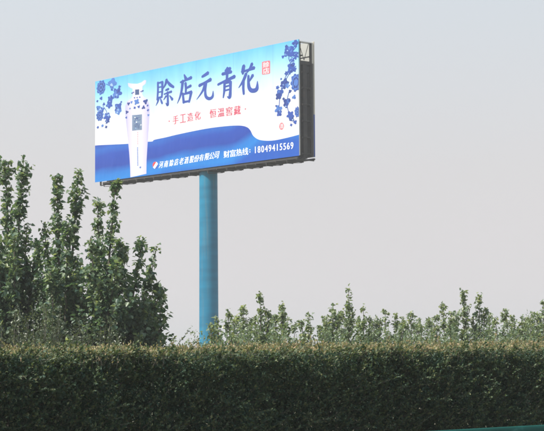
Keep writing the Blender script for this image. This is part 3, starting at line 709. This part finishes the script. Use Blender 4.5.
young += [
    (237, [(237, 317), (241, 323)], 41, 'pale short poplar behind, between the pole-foot poplar and the next one'),
    (271, [(272, 315), (266, 320)], 42, 'pale short poplar behind the spire beside the pole, to its right'),
    (296, [(294, 324)], 42, 'smallest pale poplar, left of the lone short one'),
    (326, [(325, 316), (329, 321)], 42, 'pale poplar behind, at the left end of the middle group'),
    (342, [(341, 312), (345, 318)], 43, 'pale poplar behind, tucked against the left of the tall middle spire'),
    (376, [(376, 316), (372, 321), (380, 320)], 43, 'pale bushy poplar behind, right of the rounded middle poplar'),
    (402, [(402, 317), (398, 322)], 44, 'pale poplar behind, between the two low tops and the low thin poplar'),
    (419, [(419, 318), (415, 323)], 44, 'pale poplar behind, right of the low thin poplar at mid right'),
    (436, [(437, 315), (432, 322)], 43, 'pale poplar behind the lowest rounded one, to its right'),
    (456, [(456, 313), (452, 320)], 43, 'pale poplar behind, against the left of the right-hand tall pair'),
    (489, [(490, 314), (486, 320)], 43, 'pale poplar behind, against the right of the right-hand tall pair'),
    (512, [(512, 316), (507, 321)], 44, 'pale poplar behind the crooked top, to its right'),
    (528, [(528, 317), (525, 322)], 44, 'pale poplar behind, between the rounded low and the thin one near the right edge'),
    (539, [(538, 314), (541, 320)], 44, 'pale poplar behind, between the two rightmost young poplars'),
]
for px, tp, Y, lab in young:
    jit = rng.uniform(-0.3, 0.3)
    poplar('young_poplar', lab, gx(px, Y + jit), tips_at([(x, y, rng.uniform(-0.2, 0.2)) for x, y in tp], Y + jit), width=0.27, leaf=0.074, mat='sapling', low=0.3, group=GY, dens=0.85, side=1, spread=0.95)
GB = 'low bushes just clearing the hedge'
for px, Y, h, lab in ((178, 30, 1.60, 'low bush left of the pole, barely clearing the hedge'), (197, 31, 1.70, 'low bush at the left side of the pole foot'), (292, 33, 1.66, 'low bush in the gap beside the lone short poplar'), (318, 33, 1.72, 'low bush between the lone short poplar and the tall spire'), (376, 34, 1.85, 'low bush right of the rounded poplar at mid skyline'), (438, 34, 1.90, 'low bush at the foot of the poplar left of the tall pair'), (508, 35, 1.95, 'low bush below the crooked top poplar at right'), (344, 34, 1.90, 'low bush at the foot of the tall middle spire'), (400, 35, 1.88, 'low bush under the two low tops at mid right'), (420, 35, 1.82, 'low bush left of the lowest rounded poplar'), (456, 35, 2.0, 'low bush at the left foot of the right-hand tall pair'), (490, 35, 2.0, 'low bush at the right foot of the right-hand tall pair'), (527, 35, 2.0, 'low bush between the thin poplars near the right edge'), (252, 32, 1.86, 'low bush at the left foot of the spire beside the pole'), (270, 32, 1.9, 'low bush at the right foot of the spire beside the pole'), (232, 31, 1.80, 'low bush at the right foot of the pole-foot poplar')):
    shrub('low_bush', lab, gx(px, Y), 0.62, 0.4, h + 0.04, 3000, leaf=0.06, mat='sapling', group=GB)

# ------------------------------------------------------------------ hedge
def hedge():
    P0 = np.array([0, 13.5]); hroot = empty('clipped_hedge', (P0[0], P0[1], 0), math.atan2(RD[1], RD[0]))
    tag(hroot, 'long dark clipped hedge with sunlit yellowish top across the whole foreground', 'hedge')
    # local frame: x along the road, -y towards the camera, z up
    X0h, X1h, D, TOP = -6.2, 8.2, 1.35, 1.447
    ph = rng.uniform(0, 6.28, 12)
    def relief(x, z):
        return (0.045 * np.sin(x * 2.1 + ph[0]) + 0.035 * np.sin(x * 4.7 + z * 3 + ph[1]) + 0.03 * np.sin(z * 7.1 + x * 1.7 + ph[2]) + 0.03 * np.sin(x * 9.3 - z * 5 + ph[3]) + 0.022 * np.sin(x * 17 + z * 13 + ph[4]) + 0.02 * np.sin(x * 23 - z * 19 + ph[5]))
    def topz(x, y):
        return TOP - 0.037 + 0.016 * np.sin(x * 1.3 + ph[6]) * np.sin(x * 0.7 + ph[0]) + 0.012 * np.sin(x * 5.3 + y * 4 + ph[7]) + 0.010 * np.sin(x * 13 + y * 9 + ph[8]) - 0.05 * np.clip((0.12 - y) / 0.12, 0, 1.5) ** 2
    LP, LA, LN, LL, LT = [], [], [], [], []
    # front face shell
    n = 390000
    x = rng.uniform(X0h, X1h, n); z = TOP * rng.uniform(0.02, 1.0, n); dep = rng.exponential(0.085, n)
    y = relief(x, z) + dep
    clump = np.sin(x * 11 + 2.3 * np.sin(z * 9 + ph[9])) * np.sin(z * 13 + 2.1 * np.sin(x * 7 + ph[10])) + 0.6 * np.sin(x * 29 + z * 17 + ph[11])
    keep = (z < topz(x, y)) & ((clump > -0.35) | (rng.random(n) < 0.32) | (dep > 0.12)); x, y, z = x[keep], y[keep], z[keep]; n = len(x)
    LP.append(np.stack([x, y, z], 1)); LA.append(rand_dir(n) + np.array([0, -0.35, -0.1])); LN.append(rand_dir(n) * 0.75 + np.array([0, -0.55, 0.65]))
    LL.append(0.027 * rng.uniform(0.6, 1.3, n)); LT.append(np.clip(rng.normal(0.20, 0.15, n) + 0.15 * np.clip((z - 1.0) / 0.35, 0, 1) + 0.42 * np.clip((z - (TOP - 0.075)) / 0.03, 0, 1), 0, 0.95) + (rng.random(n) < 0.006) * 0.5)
    # top shell, slightly domed, trimmed: older dry leaves among the clipped twigs
    n = 150000
    x = rng.uniform(X0h, X1h, n); y = rng.uniform(-0.06, D, n); z = topz(x, y) - rng.exponential(0.05, n)
    LP.append(np.stack([x, y + np.where(y < 0.1, relief(x, z), 0), z], 1)); LA.append(rand_dir(n) + np.array([0, 0, 0.25])); LN.append(rand_dir(n) * 0.8 + np.array([0, 0, 0.8]))
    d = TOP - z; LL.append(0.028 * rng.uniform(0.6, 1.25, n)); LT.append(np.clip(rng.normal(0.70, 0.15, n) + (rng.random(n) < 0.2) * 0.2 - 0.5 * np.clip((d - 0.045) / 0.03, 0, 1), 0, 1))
    # inside of the hedge
    n = 60000
    x = rng.uniform(X0h, X1h, n); y = rng.uniform(0.1, D, n); z = rng.uniform(0.05, TOP - 0.08, n)
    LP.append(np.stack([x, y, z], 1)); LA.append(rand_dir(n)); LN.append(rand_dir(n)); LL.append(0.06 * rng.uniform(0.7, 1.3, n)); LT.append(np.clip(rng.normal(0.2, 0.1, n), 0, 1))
    # fresh shoots standing above the cut, each a twig with a few leaves
    tw = MB(); ns = 6500
    sx = rng.uniform(X0h, X1h, ns); sy = rng.uniform(-0.03, D, ns); sl = rng.gamma(2.0, 0.009, ns) + 0.010 + (rng.random(ns) < 0.012) * rng.uniform(0.02, 0.06, ns)
    for i in range(ns):
        b = np.array([sx[i], sy[i], float(topz(sx[i], sy[i])) - 0.06]); t = b + np.array([rng.normal() * 0.018, rng.normal() * 0.018, 0.06 + sl[i]])
        tw.tube([b, t], [0.0022, 0.0012], 3, caps=False)
        k = 3 + int(sl[i] * 60); q = rng.uniform(0.45, 1.05, (k, 1)); p = b + (t - b) * q
        LP.append(p); LA.append(rand_dir(k) * 0.7 + np.array([0, 0, 0.7])); LN.append(rand_dir(k)); LL.append(0.023 * rng.uniform(0.6, 1.2, k)); LT.append(np.clip(rng.normal(0.78, 0.16, k), 0.2, 1))
    # leafy sprays that stand out of the clipped face
    nsp = 9000
    for i in range(nsp):
        x0 = rng.uniform(X0h, X1h); z0 = TOP * rng.uniform(0.03, 0.96) ** 0.6; y0 = float(relief(x0, z0)); d = np.array([rng.normal() * 0.5, -0.75, rng.uniform(0.1, 1.0)]); d /= np.linalg.norm(d)
        ll = rng.gamma(2.2, 0.024) + 0.02; b = np.array([x0, y0, z0]); t = b + d * ll; tw.tube([b - d * 0.05, t], [0.0022, 0.0012], 3, caps=False)
        k = 5 + int(ll * 110); q = rng.uniform(0.0, 1.05, (k, 1))
        LP.append(b + (t - b) * q); LA.append(rand_dir(k) * 0.8 + d); LN.append(rand_dir(k) * 0.6 + np.array([0, -0.3, 0.8])); LL.append(0.027 * rng.uniform(0.6, 1.25, k)); LT.append(np.clip(rng.normal(0.42, 0.15, k) + 0.08 * max(0, (z0 - 1.1) / 0.3), 0.0, 0.68))
    # twigs inside the front face
    for i in range(2600):
        x0 = rng.uniform(X0h, X1h); z0 = rng.uniform(0.05, TOP - 0.15); y0 = float(relief(x0, z0)) + 0.22
        tw.tube([(x0, y0, z0), (x0 + rng.normal() * 0.08, y0 - rng.uniform(0.12, 0.24), z0 + rng.uniform(0.04, 0.2))], [0.004, 0.0015], 3, caps=False)
    LP = np.concatenate(LP); LL = np.concatenate(LL)
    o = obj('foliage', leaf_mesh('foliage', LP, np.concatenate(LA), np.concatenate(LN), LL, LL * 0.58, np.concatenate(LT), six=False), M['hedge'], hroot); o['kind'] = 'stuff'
    t_o = tw.build('twig', M['bark'], hroot); t_o['kind'] = 'stuff'
    st = MB()
    for i in range(70):
        x0 = X0h + 0.1 + (X1h - X0h - 0.2) * (i + rng.uniform(-0.3, 0.3)) / 69; y0 = 0.65 + rng.normal() * 0.1
        st.tube([(x0, y0, 0), (x0 + rng.normal() * 0.05, y0, 0.5), (x0 + rng.normal() * 0.12, y0 + rng.normal() * 0.1, 1.25)], [0.022, 0.017, 0.006], 6)
    so = st.build('stem', M['bark'], hroot); so['kind'] = 'stuff'
hedge()

# ------------------------------------------------------------------ guard rail
def guard_rail():
    c = at(487, 427.8, 12.7); o0 = np.array([c[0], c[1]]); h = c[2]
    root = empty('guard_rail', (o0[0], o0[1], 0), math.atan2(RD[1], RD[0]))
    tag(root, 'teal painted steel guard rail in front of the hedge at bottom right', 'guard rail')
    prof = [(0.006, 0), (0.0, -0.008), (-0.012, -0.05), (0.0, -0.085), (0.065, -0.125), (0.072, -0.155), (0.065, -0.185), (0.0, -0.225), (-0.012, -0.26), (0.0, -0.29), (0.035, -0.31)]
    x0, x1, n = -6.0, 14.0, 21
    bm = MB(); xs_ = np.linspace(x0, x1, n); k = len(prof)
    V = [(x, y - (0.004 if False else 0), h + z) for x in xs_ for y, z in prof] + [(x, y + 0.004, h + z - (0.0)) for x in xs_ for y, z in prof]
    F = []
    for i in range(n - 1):
        for j in range(k - 1):
            a = i * k + j; F.append((a, a + 1, a + k + 1, a + k)); b = a + n * k; F.append((b, b + k, b + k + 1, b + 1))
    for i in range(n - 1):
        for j in (0, k - 1): a = i * k + j; F.append((a, a + k, a + k + n * k, a + n * k))
    bm.add(V, F, True); bm.build('rail_beam', M['rail'], root)
    for x in np.arange(-5.5, 14, 2.0):
        m_ = MB(); m_.tube([(x, 0.16, 0), (x, 0.16, h - 0.02)], 0.057, 14); p = m_.build('post', M['rail'], root)
        m_ = MB(); m_.box((x - 0.05, 0.078, h - 0.23), (x + 0.05, 0.155, h - 0.08)); m_.build('spacer_block', M['rail'], p)
guard_rail()

# ------------------------------------------------------------------ haze
def haze():
    b = MB(); b.box((-2700, -2700, -1.0), (2700, 2700, Z1 + 1.5))
    m = bpy.data.materials.new('haze_air'); m.use_nodes = True; t = m.node_tree; t.nodes.clear()
    o = t.nodes.new('ShaderNodeOutputMaterial'); v = t.nodes.new('ShaderNodeVolumePrincipled')
    v.inputs['Color'].default_value = (0.955, 0.955, 0.96, 1); v.inputs['Density'].default_value = 0.0011; v.inputs['Anisotropy'].default_value = 0.2
    t.links.new(v.outputs[0], o.inputs['Volume'])
    tag(b.build('haze', m), label='thin pale haze filling the air over the fields', cat='haze', kind='stuff')
haze()
